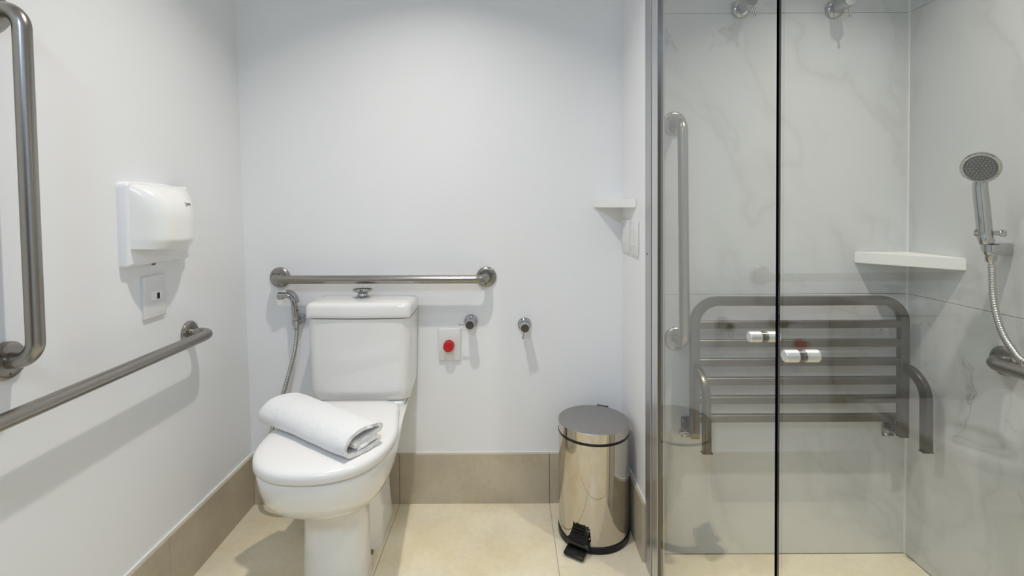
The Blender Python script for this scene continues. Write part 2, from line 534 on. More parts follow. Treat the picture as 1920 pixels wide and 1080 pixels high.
def waist(loop, z):
    # recess behind the front column of the pedestal
    if z < 0.30:
        k = 1 - max(0.0, (z - 0.22) / 0.08)
        for p in loop:
            dip = math.exp(-((p.y - 1.665) / 0.038) ** 2) * 0.030 * k
            p.x = TX + (p.x - TX) * (1 - dip / 0.1)
    return loop
bm = BM()
loft(bm, [waist(outline(z, a, b, c, d, e, n=22, m=26), z) for z, a, b, c, d, e in secs])
mk('bowl', bm, M['ceramic'], toilet, angle=50)
bm = BM(); box(bm, TX - 0.155, TX + 0.160, 1.80, 1.955, 0.44, 0.474, 0.008, 2)
mk('tank_deck', bm, M['ceramic'], toilet, angle=50)
# seat ring (closed) and lid
bm = BM()
loft(bm, [outline(0.457, 1.296, 1.53, 1.765, 0.186, 0.146), outline(0.466, 1.294, 1.53, 1.767, 0.188, 0.147), outline(0.470, 1.297, 1.53, 1.765, 0.185, 0.145)])
mk('seat', bm, M['lid_plastic'], toilet)
bm = BM()
L = []
for z, ins in ((0.4605, 0.002), (0.462, 0.0), (0.478, 0.0), (0.484, 0.002), (0.4885, 0.006), (0.4915, 0.012), (0.494, 0.028), (0.4955, 0.06), (0.4962, 0.11)):
    L.append(outline(z, 1.283 + ins, 1.52, 1.781 - ins * (0.5 if ins < 0.02 else 1), 0.199 - ins, 0.160 - ins * 0.9, rc=0.04))
loft(bm, L)
mk('lid', bm, M['lid_plastic'], toilet, angle=60)
for s in (-1, 1):
    bm = BM(); lathe(bm, (TX + s * 0.09, 1.776, 0.457), (0, 0, 1), [(0, 0.017), (0.018, 0.017), (0.022, 0.013), (0.022, 0)], 16)
    mk('hinge', bm, M['lid_plastic'], toilet)
# tank
def rbox_loop(z, x0, x1, y0, y1, rf, rb=0.012, bow=0.0, n=6):
    p = []
    for cx, cy, r, a0 in ((x1 - rb, y1 - rb, rb, 0), (x0 + rb, y1 - rb, rb, 90), (x0 + rf, y0 + rf, rf, 180), (x1 - rf, y0 + rf, rf, 270)):
        for k in range(n + 1):
            a = math.radians(a0 + 90 * k / n)
            p.append([cx + r * math.cos(a), cy + r * math.sin(a), z])
    # split the front run so it can bow
    out = []
    for i, q in enumerate(p):
        out.append(q)
        if i == 3 * (n + 1) - 1:
            nx = p[3 * (n + 1)]
            for k in range(1, 9):
                t = k / 9
                out.append([q[0] + (nx[0] - q[0]) * t, q[1] - bow * math.sin(PI * t), z])
    return [Vector(q) for q in out]
X0, X1 = -0.742, -0.362
bm = BM()
loft(bm, [rbox_loop(0.4755, X0 + 0.018, X1 - 0.018, 1.818, 1.945, 0.03, bow=0.004), rbox_loop(0.483, X0 + 0.010, X1 - 0.010, 1.809, 1.95, 0.035, bow=0.006),
          rbox_loop(0.52, X0 + 0.006, X1 - 0.006, 1.803, 1.955, 0.036, bow=0.008), rbox_loop(0.65, X0 + 0.003, X1 - 0.003, 1.798, 1.958, 0.038, bow=0.008),
          rbox_loop(0.782, X0 + 0.001, X1 - 0.001, 1.794, 1.960, 0.04, bow=0.009)])
mk('tank', bm, M['ceramic'], toilet, angle=50)
bm = BM(); loft(bm, [rbox_loop(0.4735, X0 + 0.030, X1 - 0.020, 1.826, 1.945, 0.03), rbox_loop(0.4758, X0 + 0.030, X1 - 0.020, 1.826, 1.945, 0.03)])
mk('tank_gap_strip', bm, M['black'], toilet)  # black strip puts in the darkness of the gap between tank and bowl
bm = BM(); loft(bm, [rbox_loop(0.7815, X0 + 0.006, X1 - 0.006, 1.80, 1.955, 0.036, bow=0.008), rbox_loop(0.7865, X0 + 0.006, X1 - 0.006, 1.80, 1.955, 0.036, bow=0.008)])
mk('tank_seam', bm, M['black'], toilet)
bm = BM()
LT = [(0.786, 0.0015), (0.7875, -0.001), (0.80, -0.0015), (0.824, -0.001), (0.832, 0.0015), (0.837, 0.006), (0.840, 0.014), (0.842, 0.04), (0.843, 0.065)]
loft(bm, [rbox_loop(z, X0 + i, X1 - i, 1.789 + i, 1.962 - i * 0.6, 0.024, 0.012, 0.008) for z, i in LT])
mk('tank_lid', bm, M['ceramic'], toilet, angle=60)
# flush button: chrome collar and a split dual push
bx, by = -0.558, 1.885
bm = BM(); lathe(bm, (bx, by, 0.8425), (0, 0, 1), [(0, 0.029), (0.005, 0.029), (0.008, 0.025), (0.009, 0.021), (0.018, 0.018), (0.024, 0.022), (0.024, 0)], 32)
fb = mk('flush_button', bm, M['chrome'], toilet)
for s in (-1, 1):
    bm = BM()
    n = 16
    lo = []
    for z, r in ((0.8655, 0.024), (0.868, 0.033), (0.872, 0.037), (0.877, 0.036), (0.8805, 0.029), (0.882, 0.015)):
        lp = [Vector((bx + s * 0.0008, by - r, z))]
        lp = [Vector((bx + s * (0.0008 + r * math.cos(math.radians(-90 + 180 * k / n))), by + r * math.sin(math.radians(-90 + 180 * k / n)), z)) for k in range(n + 1)]
        lo.append(lp)
    loft(bm, lo)
    mk('push_half', bm, M['chrome'], fb)
bm = BM(); lathe(bm, (TX + 0.0945, 1.610, 0.055), (1, 0, 0), [(0, 0.008), (0.004, 0.008), (0.006, 0.005), (0.006, 0)], 12)
mk('bolt_cap', bm, M['dark_metal'], toilet)

# ------------------------------------------------------------------ towel, folded and rolled, on the lid
ax = Vector((0.355, -0.225, 0)); AL = ax.length; ax.normalize()
pr = Vector((-ax.y, ax.x, 0))                    # across the towel, away from the camera
ctl = [(-0.036, 0.026), (0.000, 0.0285), (0.036, 0.0335), (0.058, 0.0375), (0.0605, 0.0445), (0.045, 0.0500), (0.010, 0.0555), (-0.026, 0.0545), (-0.054, 0.043), (-0.064, 0.025),
       (-0.053, 0.009), (-0.022, 0.0050), (0.015, 0.0052), (0.040, 0.0075), (0.053, 0.0130), (0.052, 0.0205), (0.036, 0.0230), (0.004, 0.0185), (-0.024, 0.0160)]
cen = smooth_path([(u, v, 0) for u, v in ctl], 6)
th = 0.0046
loopL, loopR = [], []
for i, p in enumerate(cen):
    t = (cen[min(i + 1, len(cen) - 1)] - cen[max(i - 1, 0)]).normalized()
    nrm = Vector((-t.y, t.x, 0))
    loopL.append(p + nrm * th); loopR.append(p - nrm * th)
sec = loopL + loopR[::-1]
bm = BM(); rings = []
NA = 44
for i in range(NA + 1):
    t = i / NA
    e = min(t, 1 - t) * AL
    base = Vector((-0.763, 1.616, 0.4972)) + ax * (AL * t)
    ring = []
    for q in sec:
        rnd = 1 - 0.16 * max(0, 1 - t * AL / 0.025) ** 2
        u, v = q.x * 1.04 * (0.6 + 0.4 * rnd), q.y * (1.20 + 0.16 * (1 - t) ** 2) * rnd
        nz = noise.noise(Vector((u * 25, v * 25, t * 6.0))) * 0.0022
        end = (0.004 * noise.noise(Vector((u * 40, v * 40, 3.0)))) * (1 if t > 0.5 else -1) * max(0, 1 - e / 0.03)
        u2 = u + nz + 0.004 * math.sin(t * 5)
        ring.append(bm.verts.new(base + pr * u2 + Vector((0, 0, v + nz * 0.8 * (1 if v > 0.02 else 0))) + ax * end))
    rings.append(ring)
n = len(sec)
for r0, r1 in zip(rings, rings[1:]):
    for k in range(n): bm.faces.new((r0[k], r0[(k + 1) % n], r1[(k + 1) % n], r1[k]))
h = len(loopL)
for ring in (rings[0], rings[-1]):
    for k in range(h - 1): bm.faces.new((ring[k], ring[k + 1], ring[n - 2 - k], ring[n - 1 - k]))
tw = mk('towel', bm, M['terry'], None, origin=(-0.61, 1.53, 0.4972), angle=80)
tag(tw, 'white terry towel folded into a loose roll on the closed toilet lid', 'towel')

# ------------------------------------------------------------------ grab bars
RAILR, FLR = 0.0163, 0.040
def grab_bar(p0, p1, out, stand, label, group='stainless steel grab bars', bend=0.04, fl=FLR):
    p0, p1, out = Vector(p0), Vector(p1), Vector(out).normalized()
    root = thing('grab_bar', (p0 + p1) / 2, label, 'grab bar', group)
    bm = BM()
    tube(bm, fillet([p0 + out * 0.004, p0 + out * stand, p1 + out * stand, p1 + out * 0.004], bend, 10), RAILR, 20)
    mk('rail', bm, M['steel'], root, angle=60)
    for p in (p0, p1):
        bm = BM(); lathe(bm, p, out, [(0.0003, fl), (0.006, fl), (0.010, fl - 0.003), (0.012, fl - 0.008), (0.012, RAILR + 0.001), (0.016, RAILR + 0.0005), (0.016, 0)], 32)
        f = mk('flange', bm, M['steel'], root)
        a, b, d = frame_of(out)
        for k in range(3):
            an = 2 * PI * k / 3 + 0.6
            bm = BM(); lathe(bm, p + out * 0.0115 + (a * math.cos(an) + b * math.sin(an)) * (fl - 0.0125), out, [(0, 0.0035), (0.0012, 0.003), (0.0012, 0)], 8)
            mk('screw', bm, M['dark_metal'], f)
    return root
ln = Vector((1, 0, 0.0215)).normalized()
grab_bar((XL(0.872), 1.03, 0.872), (XL(1.600), 1.03, 1.600), ln, 0.065, 'vertical stainless steel grab bar on the left painted wall, standing before the hand dryer')
grab_bar((XL(0.779), 1.617, 0.779), (XL(0.779), 0.80, 0.779), ln, 0.078, 'horizontal stainless steel grab bar on the left wall under the hand dryer')
grab_bar((-0.913, YB, 0.910), (-0.091, YB, 0.908), (0, -1, 0), 0.070, 'horizontal stainless steel grab bar on the wall above the toilet tank')
grab_bar((0.555, YS, 1.462), (0.562, YS, 0.738), (0, -1, 0), 0.085, 'vertical stainless steel grab bar on the marble behind the shower glass')
grab_bar((XR, 1.335, 0.763), (XR, 0.62, 0.763), (-1, 0, 0), 0.055, 'horizontal stainless steel grab bar on the right marble wall below the hand shower')

# ------------------------------------------------------------------ hand dryer on the left wall
dy0, dy1, dz0, dz1 = 1.339, 1.602, 1.028, 1.262
dxw = XL(1.15) - 0.004
dry = thing('hand_dryer', (dxw, (dy0 + dy1) / 2, dz0), 'white plastic wall hand dryer with a bulging cover on the left wall', 'hand dryer')
bm = BM()
def yz_loop(x, ins):
    # small radius on the near corners, a generous one at the far upper corner
    pts = []
    for cy, cz, sy_, sz_, r, a0 in ((dy1, dz1, -1, -1, 0.115, 0), (dy0, dz1, 1, -1, 0.016, 90), (dy0, dz0, 1, 1, 0.006, 180), (dy1, dz0, -1, 1, 0.012, 270)):
        r = max(0.003, r - ins)
        for k in range(7):
            an = math.radians(a0 + 15 * k)
            pts.append(Vector((x, cy + sy_ * (ins + r) + r * math.cos(an), cz + sz_ * (ins + r) + r * math.sin(an))))
    return pts
loft(bm, [yz_loop(dxw, 0), yz_loop(dxw + 0.026, 0.0), yz_loop(dxw + 0.031, 0.003), yz_loop(dxw + 0.033, 0.008)])
mk('back_plate', bm, M['plastic'], dry, angle=50)
# cover: a bulge that swells forward, its lower lip curved
def cover_x(y, z):
    u = (y - cy0) / (cy1 - cy0); zlo = cz0 + 0.010 * (2 * u - 1) ** 2
    v = min(1.0, max(0.0, (z - zlo) / (cz1 - zlo)))
    w = 1 - (1 - u / 0.24) ** 2.6 if u < 0.24 else (1.0 if u < 0.46 else max(0.0, 1 - ((u - 0.46) / 0.54) ** 2.0))
    top = max(0.0, 1 - max(0.0, (v - 0.42) / 0.58) ** 2.5) ** 0.55
    bot = 0.80 + 0.20 * min(1.0, v / 0.14)
    return dxw + 0.027 + 0.083 * w ** 0.85 * top * bot
bm = BM()
NU, NV = 36, 30
cy0, cy1, cz0, cz1 = dy0 + 0.006, dy1 - 0.004, dz0 + 0.040, dz1 - 0.006
grid = []
for j in range(NV + 1):
    v = j / NV
    row = []
    for i in range(NU + 1):
        u = i / NU
        yy = cy0 + (cy1 - cy0) * u
        zlo = cz0 + 0.010 * (2 * u - 1) ** 2
        zz = zlo + (cz1 - zlo) * v
        row.append(bm.verts.new((cover_x(yy, zz), yy, zz)))
    grid.append(row)
for j in range(NV):
    for i in range(NU): bm.faces.new((grid[j][i], grid[j][i + 1], grid[j + 1][i + 1], grid[j + 1][i]))
back = [bm.verts.new((dxw + 0.0285, v.co.y, v.co.z)) for v in grid[0]]
for i in range(NU): bm.faces.new((grid[0][i], grid[0][i + 1], back[i + 1], back[i]))
mk('cover', bm, M['cover'], dry, angle=60)
bm = BM(); lathe(bm, (dxw + 0.018, 1.455, dz0 + 0.002), (0, 0, -1), [(0, 0.006), (0.006, 0.0055), (0.009, 0.003), (0.009, 0)], 14)
mk('sensor', bm, M['dark_metal'], dry)
# small printed mark on the cover (emblem and a short dark word, unreadable in the photo)
def decal(bm, y0, y1, z0, z1):
    q = [bm.verts.new((cover_x(y, z) + 0.0008, y, z)) for y, z in ((y0, z0), (y1, z0), (y1, z1), (y0, z1))]
    w = [bm.verts.new(v.co - Vector((0.001, 0, 0))) for v in q]
    bm.faces.new(q); bm.faces.new(w)
    for k in range(4): bm.faces.new((q[k], q[(k + 1) % 4], w[(k + 1) % 4], w[k]))
ly, lz = 1.474, 1.194
bm = BM()
decal(bm, ly, ly + 0.0028, lz, lz + 0.011); decal(bm, ly + 0.003, ly + 0.0085, lz, lz + 0.0024); decal(bm, ly + 0.003, ly + 0.0085, lz + 0.0086, lz + 0.011)
decal(bm, ly + 0.0055, ly + 0.0085, lz + 0.0028, lz + 0.0066)
mk('emblem', bm, M['green'], dry, smooth=False)
bm = BM()
for a, b_, c, d_ in ((0.0095, 0.0165, 0.0062, 0.0084), (0.0172, 0.0235, 0.0062, 0.0084), (0.0245, 0.0315, 0.0060, 0.0086), (0.0100, 0.0115, 0.003, 0.006), (0.0150, 0.0165, 0.003, 0.006),
                     (0.0190, 0.0205, 0.003, 0.006), (0.0245, 0.026, 0.002, 0.006), (0.0265, 0.0315, 0.0015, 0.0034)):
    decal(bm, ly + a, ly + b_, lz + c, lz + d_)
mk('lettering', bm, M['ink'], dry, smooth=False)

# outlet plate below the dryer
ox = XL(0.93)
ot = thing('outlet_plate', (ox, 1.46, 0.866), 'white wall plate with one small socket below the hand dryer', 'wall plate')
bm = BM(); box(bm, ox - 0.002, ox + 0.010, 1.416, 1.506, 0.866, 0.990, 0.004, 3)
mk('cover_plate', bm, M['plate'], ot)
bm = BM(); box(bm, ox + 0.0095, ox + 0.0125, 1.440, 1.484, 0.917, 0.944, 0.001, 1)
md = mk('socket', bm, M['plastic'], ot, smooth=False); md['label'] = 'small white socket insert'
bm = BM(); box(bm, ox + 0.012, ox + 0.0132, 1.4625, 1.4735, 0.9205, 0.938)
mk('slot', bm, M['black'], md, smooth=False)

# ------------------------------------------------------------------ emergency button, stop valves on the back wall
eb = thing('emergency_button', (-0.238, YB, 0.574), 'red push button on a white wall plate right of the toilet tank', 'button')
bm = BM(); box(bm, -0.282, -0.194, YB - 0.010, YB - 0.0003, 0.574, 0.702, 0.003, 2)
mk('cover_plate', bm, M['plate'], eb)
bm = BM(); lathe(bm, (-0.241, YB - 0.010, 0.636), (0, -1, 0), [(-0.001, 0.0215), (0.004, 0.0215), (0.004, 0.017), (0.014, 0.017), (0.014, 0.0205), (0.026, 0.0205), (0.029, 0.0185), (0.030, 0.0)], 28)
o = mk('push_button', bm, M['red'], eb); o['label'] = 'red mushroom push button'

def valve(loc, s, lever, label, group, cap=None):
    x, y, z = loc
    r = thing('stop_valve', loc, label, 'valve', group)
    bm = BM(); lathe(bm, (x, y - 0.0003, z), (0, -1, 0), [(0, 0.0225 * s), (0.004 * s, 0.0225 * s), (0.009 * s, 0.019 * s), (0.011 * s, 0.014 * s), (0.011 * s, 0)], 28)
    mk('flange', bm, M['chrome'], r)
    bm = BM(); lathe(bm, (x, y - 0.010 * s, z), (0, -1, 0), [(0, 0.0125 * s), (0.014 * s, 0.0125 * s), (0.014 * s, 0.011 * s), (0.017 * s, 0.011 * s), (0.017 * s, 0.0145 * s), (0.046 * s, 0.0145 * s), (0.048 * s, 0.0135 * s)] + ([(0.048 * s, 0)]), 28)
    mk('spindle', bm, M['chrome'], r)
    bm = BM(); lathe(bm, (x, y - 0.0578 * s, z), (0, -1, 0), [(0, 0.0128 * s), (0.0012 * s, 0.0125 * s), (0.0015 * s, 0)], 24)
    mk('end_cap', bm, cap or M['dark_metal'], r)  # default dark colour stands in for a dark reflection in the chrome end
    d = Vector(lever).normalized()
    p = Vector((x, y - 0.050 * s, z))
    bm = BM(); lathe(bm, p + d * 0.010 * s, d, [(0, 0.0022 * s), (0.022 * s, 0.0022 * s), (0.023 * s, 0.0032 * s), (0.026 * s, 0.0032 * s), (0.027 * s, 0)], 10)
    mk('lever', bm, M['chrome'], r)
    return r
gv = 'chrome stop valves on the white wall'
valve((-0.153, YB, 0.730), 1.22, (-1, 0, 0.03), 'chrome stop valve above the red button, lever pointing sideways', gv)
valve((0.060, YB, 0.717), 1.22, (-0.2, 0, -1), 'chrome stop valve between red button and pedal bin, lever pointing down', gv)
gs = 'chrome shower valves high on the marble'
valve((0.777, YS, 1.842), 1.40, (0.3, 0, -1), 'chrome shower valve high on the marble behind the fixed glass, first from the jamb', gs, M['chrome'])
valve((1.090, YS, 1.840), 1.40, (0.15, 0, -1), 'chrome shower valve high on the marble nearer the shower corner', gs, M['chrome'])

# ------------------------------------------------------------------ bidet sprayer at the toilet
hx = -0.829
hd = thing('sprayer_holder', (hx, YB, 0.730), 'small chrome wall holder gripping the bidet sprayer left of the tank', 'holder')
bm = BM(); box(bm, hx - 0.008, hx + 0.014, YB - 0.030, YB - 0.0003, 0.728, 0.765, 0.003, 2)
mk('bracket', bm, M['alu'], hd)
bm = BM()
n = 20
lo = []
for z, r in ((0.728, 0.0125), (0.729, 0.0155), (0.747, 0.0165), (0.748, 0.0135)):
    lo.append([Vector((hx - 0.004 + r * math.cos(2 * PI * k / n), YB - 0.044 + r * math.sin(2 * PI * k / n), z)) for k in range(n)])
lo.append([Vector((v.x, v.y, 0.728)) for v in [Vector((hx - 0.004 + 0.0125 * math.cos(2 * PI * k / n), YB - 0.044 + 0.0125 * math.sin(2 * PI * k / n), 0)) for k in range(n)]])
loft(bm, lo, False, False)
mk('cradle', bm, M['chrome'], hd)
sp = thing('bidet_sprayer', (hx - 0.004, YB - 0.044, 0.72), 'chrome handheld bidet sprayer with a ribbed hose left of the tank', 'sprayer')
sy = YB - 0.044
bm = BM()
hp = smooth_path([(hx - 0.004, sy, 0.722), (hx - 0.006, sy, 0.76), (hx - 0.010, sy, 0.80), (hx - 0.014, sy - 0.002, 0.826), (hx - 0.026, sy - 0.004, 0.842), (hx - 0.040, sy - 0.006, 0.846), (hx - 0.064, sy - 0.008, 0.844)], 6)
rr = [0.0105 + 0.0030 * math.sin(PI * min(1, k / 18)) for k in range(len(hp))]
rr[-8:] = [0.0118] * 8
sweep(bm, hp, circ(1.0, 18), radii=rr)
mk('handle', bm, M['chrome'], sp, angle=60)
bm = BM(); lathe(bm, (hx - 0.054, sy - 0.007, 0.8445), (-1, -0.05, -0.06), [(-0.006, 0.0118), (-0.004, 0.0142), (0.014, 0.0150), (0.017, 0.0125), (0.017, 0)], 20)
mk('spray_head', bm, M['chrome'], sp)
bm = BM(); sweep(bm, smooth_path([(hx - 0.040, sy - 0.004, 0.862), (hx - 0.020, sy - 0.004, 0.860), (hx - 0.002, sy - 0.006, 0.846), (hx + 0.008, sy - 0.008, 0.818)], 6), rrect(0.006, 0.0022, 0.0015, 2), up=(0, 1, 0))
mk('trigger', bm, M['chrome'], sp, angle=60)
def corrugated(bm, pts, r, pitch=0.006, depth=0.0009, n=12):
    P = [Vector(p) for p in pts]
    acc = [0]
    for a, b in zip(P, P[1:]): acc.append(acc[-1] + (b - a).length)
    tot = acc[-1]; m = int(tot / (pitch / 4)); out = []; j = 0; rad = []
    for i in range(m + 1):
        s = tot * i / m
        while j < len(acc) - 2 and acc[j + 1] < s: j += 1
        t = (s - acc[j]) / max(1e-9, acc[j + 1] - acc[j])
        out.append(P[j].lerp(P[j + 1], t)); rad.append(r + depth * math.sin(2 * PI * s / pitch))
    return sweep(bm, out, circ(1.0, n), radii=rad)
bm = BM()
hose = smooth_path([(hx - 0.004, sy, 0.724), (hx - 0.003, sy, 0.70), (hx - 0.008, 1.928, 0.64), (hx - 0.022, 1.922, 0.575), (hx - 0.050, 1.915, 0.47), (hx - 0.083, 1.905, 0.36), (hx - 0.105, 1.895, 0.24),
                    (hx - 0.10, 1.88, 0.13), (hx - 0.05, 1.87, 0.075), (hx + 0.02, 1.875, 0.09), (hx + 0.055, 1.90, 0.17), (hx + 0.06, 1.93, 0.22), (hx + 0.06, 1.955, 0.235), (hx + 0.06, 1.9745, 0.236)], 10)
corrugated(bm, hose, 0.0080)
mk('hose', bm, M['hose'], sp, angle=80)
bm = BM(); lathe(bm, (hx - 0.004, sy, 0.727), (0, 0, -1), [(0, 0.0105), (0.014, 0.0105), (0.018, 0.0075), (0.018, 0)], 16)
mk('hose_nut', bm, M['chrome'], sp)

# ------------------------------------------------------------------ white corner shelf and plates by the toilet
def tri_shelf(name, A, B, Cn, z0, z1, label, cat, nose=0.0):
    bm = BM()
    lo = [[Vector((x, y, z)) for x, y in (A, B, Cn)] for z in (z0, z1)]
    loft(bm, lo)
    bmesh.ops.bevel(bm, geom=[e for e in bm.edges], offset=0.0018, segments=2, affect='EDGES')
    o = mk(name, bm, M['shelf'], None, origin=(Cn[0], Cn[1], z0), angle=40)
    return tag(o, label, cat)
tri_shelf('corner_shelf', (0.336, YB - 0.0004), (XS - 0.0004, 1.752), (XS - 0.0004, YB - 0.0004), 1.181, 1.212, 'thin white triangular corner shelf on the painted walls above the pedal bin', 'shelf')
tri_shelf('corner_shelf', (1.163, YS - 0.0004), (XR - 0.0004, 1.452), (XR - 0.0004, YS - 0.0004), 0.992, 1.029, 'thick white triangular corner shelf on the marble above the folded seat', 'shelf')
for y0, y1, lab in ((1.838, 1.948, 'flat white switch plate under the corner shelf, nearer the back wall'), (1.712, 1.822, 'flat white switch plate under the corner shelf, nearer the shower jamb')):
    r = thing('switch_plate', (XS, (y0 + y1) / 2, 1.012), lab, 'wall plate', 'switch plates under the corner shelf')
    bm = BM(); box(bm, XS - 0.009, XS - 0.0003, y0, y1, 1.013, 1.136, 0.003, 2)
    mk('cover_plate', bm, M['plate'], r)
    bm = BM(); box(bm, XS - 0.0115, XS - 0.0088, (y0 + y1) / 2 - 0.022, (y0 + y1) / 2 + 0.022, 1.045, 1.104, 0.001, 1)
    mk('rocker', bm, M['plate'], r)

# ------------------------------------------------------------------ pedal bin
bx, by, br = 0.304, 1.795, 0.1275
pb = thing('pedal_bin', (bx, by, 0.0), 'polished steel cylindrical pedal bin with a dull lid by the shower jamb', 'bin')
bm = BM(); lathe(bm, (bx, by, 0.0), (0, 0, 1), [(0, br - 0.004), (0.002, br + 0.001), (0.024, br + 0.0015), (0.027, br - 0.001), (0.027, 0)], 64)
mk('base_ring', bm, M['black'], pb)
bm = BM(); lathe(bm, (bx, by, 0.026), (0, 0, 1), [(0, br - 0.001), (0.001, br - 0.0005), (0.344, br - 0.0005), (0.346, br - 0.004), (0.346, 0)], 96)
mk('body', bm, M['bin'], pb)
bm = BM(); lathe(bm, (bx, by, 0.3725), (0, 0, 1), [(0, br + 0.0005), (0.0055, br + 0.0015), (0.007, br + 0.0005), (0.007, 0)], 64)
mk('rim_band', bm, M['black'], pb)
bm = BM(); lathe(bm, (bx, by, 0.3796), (0, 0, 1), [(0, br), (0.0305, br)], 96)
bmesh.ops.delete(bm, geom=[f for f in bm.faces if len(f.verts) > 4], context='FACES_ONLY')
ld = mk('lid_skirt', bm, M['bin'], pb)
bm = BM(); lathe(bm, (bx, by, 0.4100), (0, 0, 1), [(0, br + 0.0001), (0.0016, br - 0.0012), (0.0026, br - 0.006), (0.0034, 0)], 96)
mk('lid', bm, M['bin_lid'], pb)
hdv = Vector((0.42, 0.9, 0)).normalized(); htv = Vector((-hdv.y, hdv.x, 0))
bm = BM(); obox(bm, Vector((bx, by, 0.392)) + hdv * (br + 0.005), htv, hdv, (0, 0, 1), 0.022, 0.006, 0.020, 0.002, 2)
mk('hinge', bm, M['black'], pb)
pd = Vector((-0.53, -0.848, 0)).normalized(); pt = Vector((-pd.y, pd.x, 0)); pc = Vector((bx, by, 0))
bm = BM()
lo = []
for z, w, off, t in ((0.040, 0.037, 0.016, 0.009), (0.052, 0.032, 0.010, 0.008), (0.068, 0.027, 0.005, 0.006), (0.086, 0.0235, 0.002, 0.004), (0.098, 0.0225, 0.0, 0.003)):
    c = pc + pd * (br - 0.006 + off) + Vector((0, 0, z))
    lo.append([c - pt * w - pd * 0.004, c + pt * w - pd * 0.004, c + pt * w + pd * t, c - pt * w + pd * t])
loft(bm, lo)
gd = mk('pedal_guard', bm, M['black'], pb, smooth=False)
for k in range(5):
    z = 0.046 + 0.009 * k; f = 0.016 - 0.0034 * k
    bm = BM(); obox(bm, pc + pd * (br + 0.0035 + f * 0.55) + Vector((0, 0, z)), pt, pd, (0, 0, 1), 0.026 - 0.0018 * k, 0.0028, 0.0018, 0.0008, 1)
    mk('ridge', bm, M['black'], gd, smooth=False)
bm = BM(); obox(bm, pc + pd * (br + 0.012) + Vector((0, 0, 0.037)), pt, pd, (0, 0, 1), 0.042, 0.014, 0.0065, 0.003, 2)
mk('pedal_rail', bm, M['black_gloss'], pb)
bm = BM(); obox(bm, pc + pd * (br + 0.026) + Vector((0, 0, 0.017)), pt, (pd + Vector((0, 0, -0.22))).normalized(), (Vector((0, 0, 1)) + pd * 0.22).normalized(), 0.036, 0.026, 0.006, 0.003, 2)
mk('pedal', bm, M['black'], pb)
bm = BM(); obox(bm, pc + pd * (br - 0.010) + Vector((0, 0, 0.018)), pt, pd, (0, 0, 1), 0.012, 0.02, 0.006, 0.002, 1)
mk('pedal_arm', bm, M['black'], pb)

# ------------------------------------------------------------------ glass shower doors
def leaf(y0, y1, ky, label, seal_y):
    r = thing('shower_screen', (0.456, (y0 + y1) / 2, 0.012), label, 'shower screen', 'clear glass shower doors')
    bm = BM(); box(bm, 0.4530, 0.4590, y0, y1, 0.012, 2.25)
    mk('glass_pane', bm, M['glass'], r, smooth=False)
    if seal_y:
        bm = BM(); box(bm, 0.4528, 0.4592, seal_y - 0.0012, seal_y + 0.0012, 0.012, 2.25)
        o = mk('edge_seal', bm, M['seal'], r, smooth=False); o['label'] = 'black edge strip'
    kz = 0.953
    kr = None
    bm = BM(); lathe(bm, (0.4502, ky, kz), (1, 0, 0), [(0, 0.0085), (0.0116, 0.0085)], 24)
    kr = mk('knob', bm, M['dark_metal'], r)
    for s in (-1, 1):
        bm = BM(); lathe(bm, (0.456 + s * 0.0056, ky, kz), (s, 0, 0), [(0, 0.0090), (0.001, 0.0098), (0.0195, 0.0098), (0.0212, 0.0086), (0.0216, 0)], 32)
        mk('grip', bm, M['satin'], kr)
    return r
leaf(0.8408, 1.4925, 0.886, 'clear glass door leaf hung on the aluminium jamb, black strip on its free edge', 0.8396)
leaf(0.1800, 0.8330, 0.772, 'clear glass door leaf in front of the corner shelf and hand shower', None)

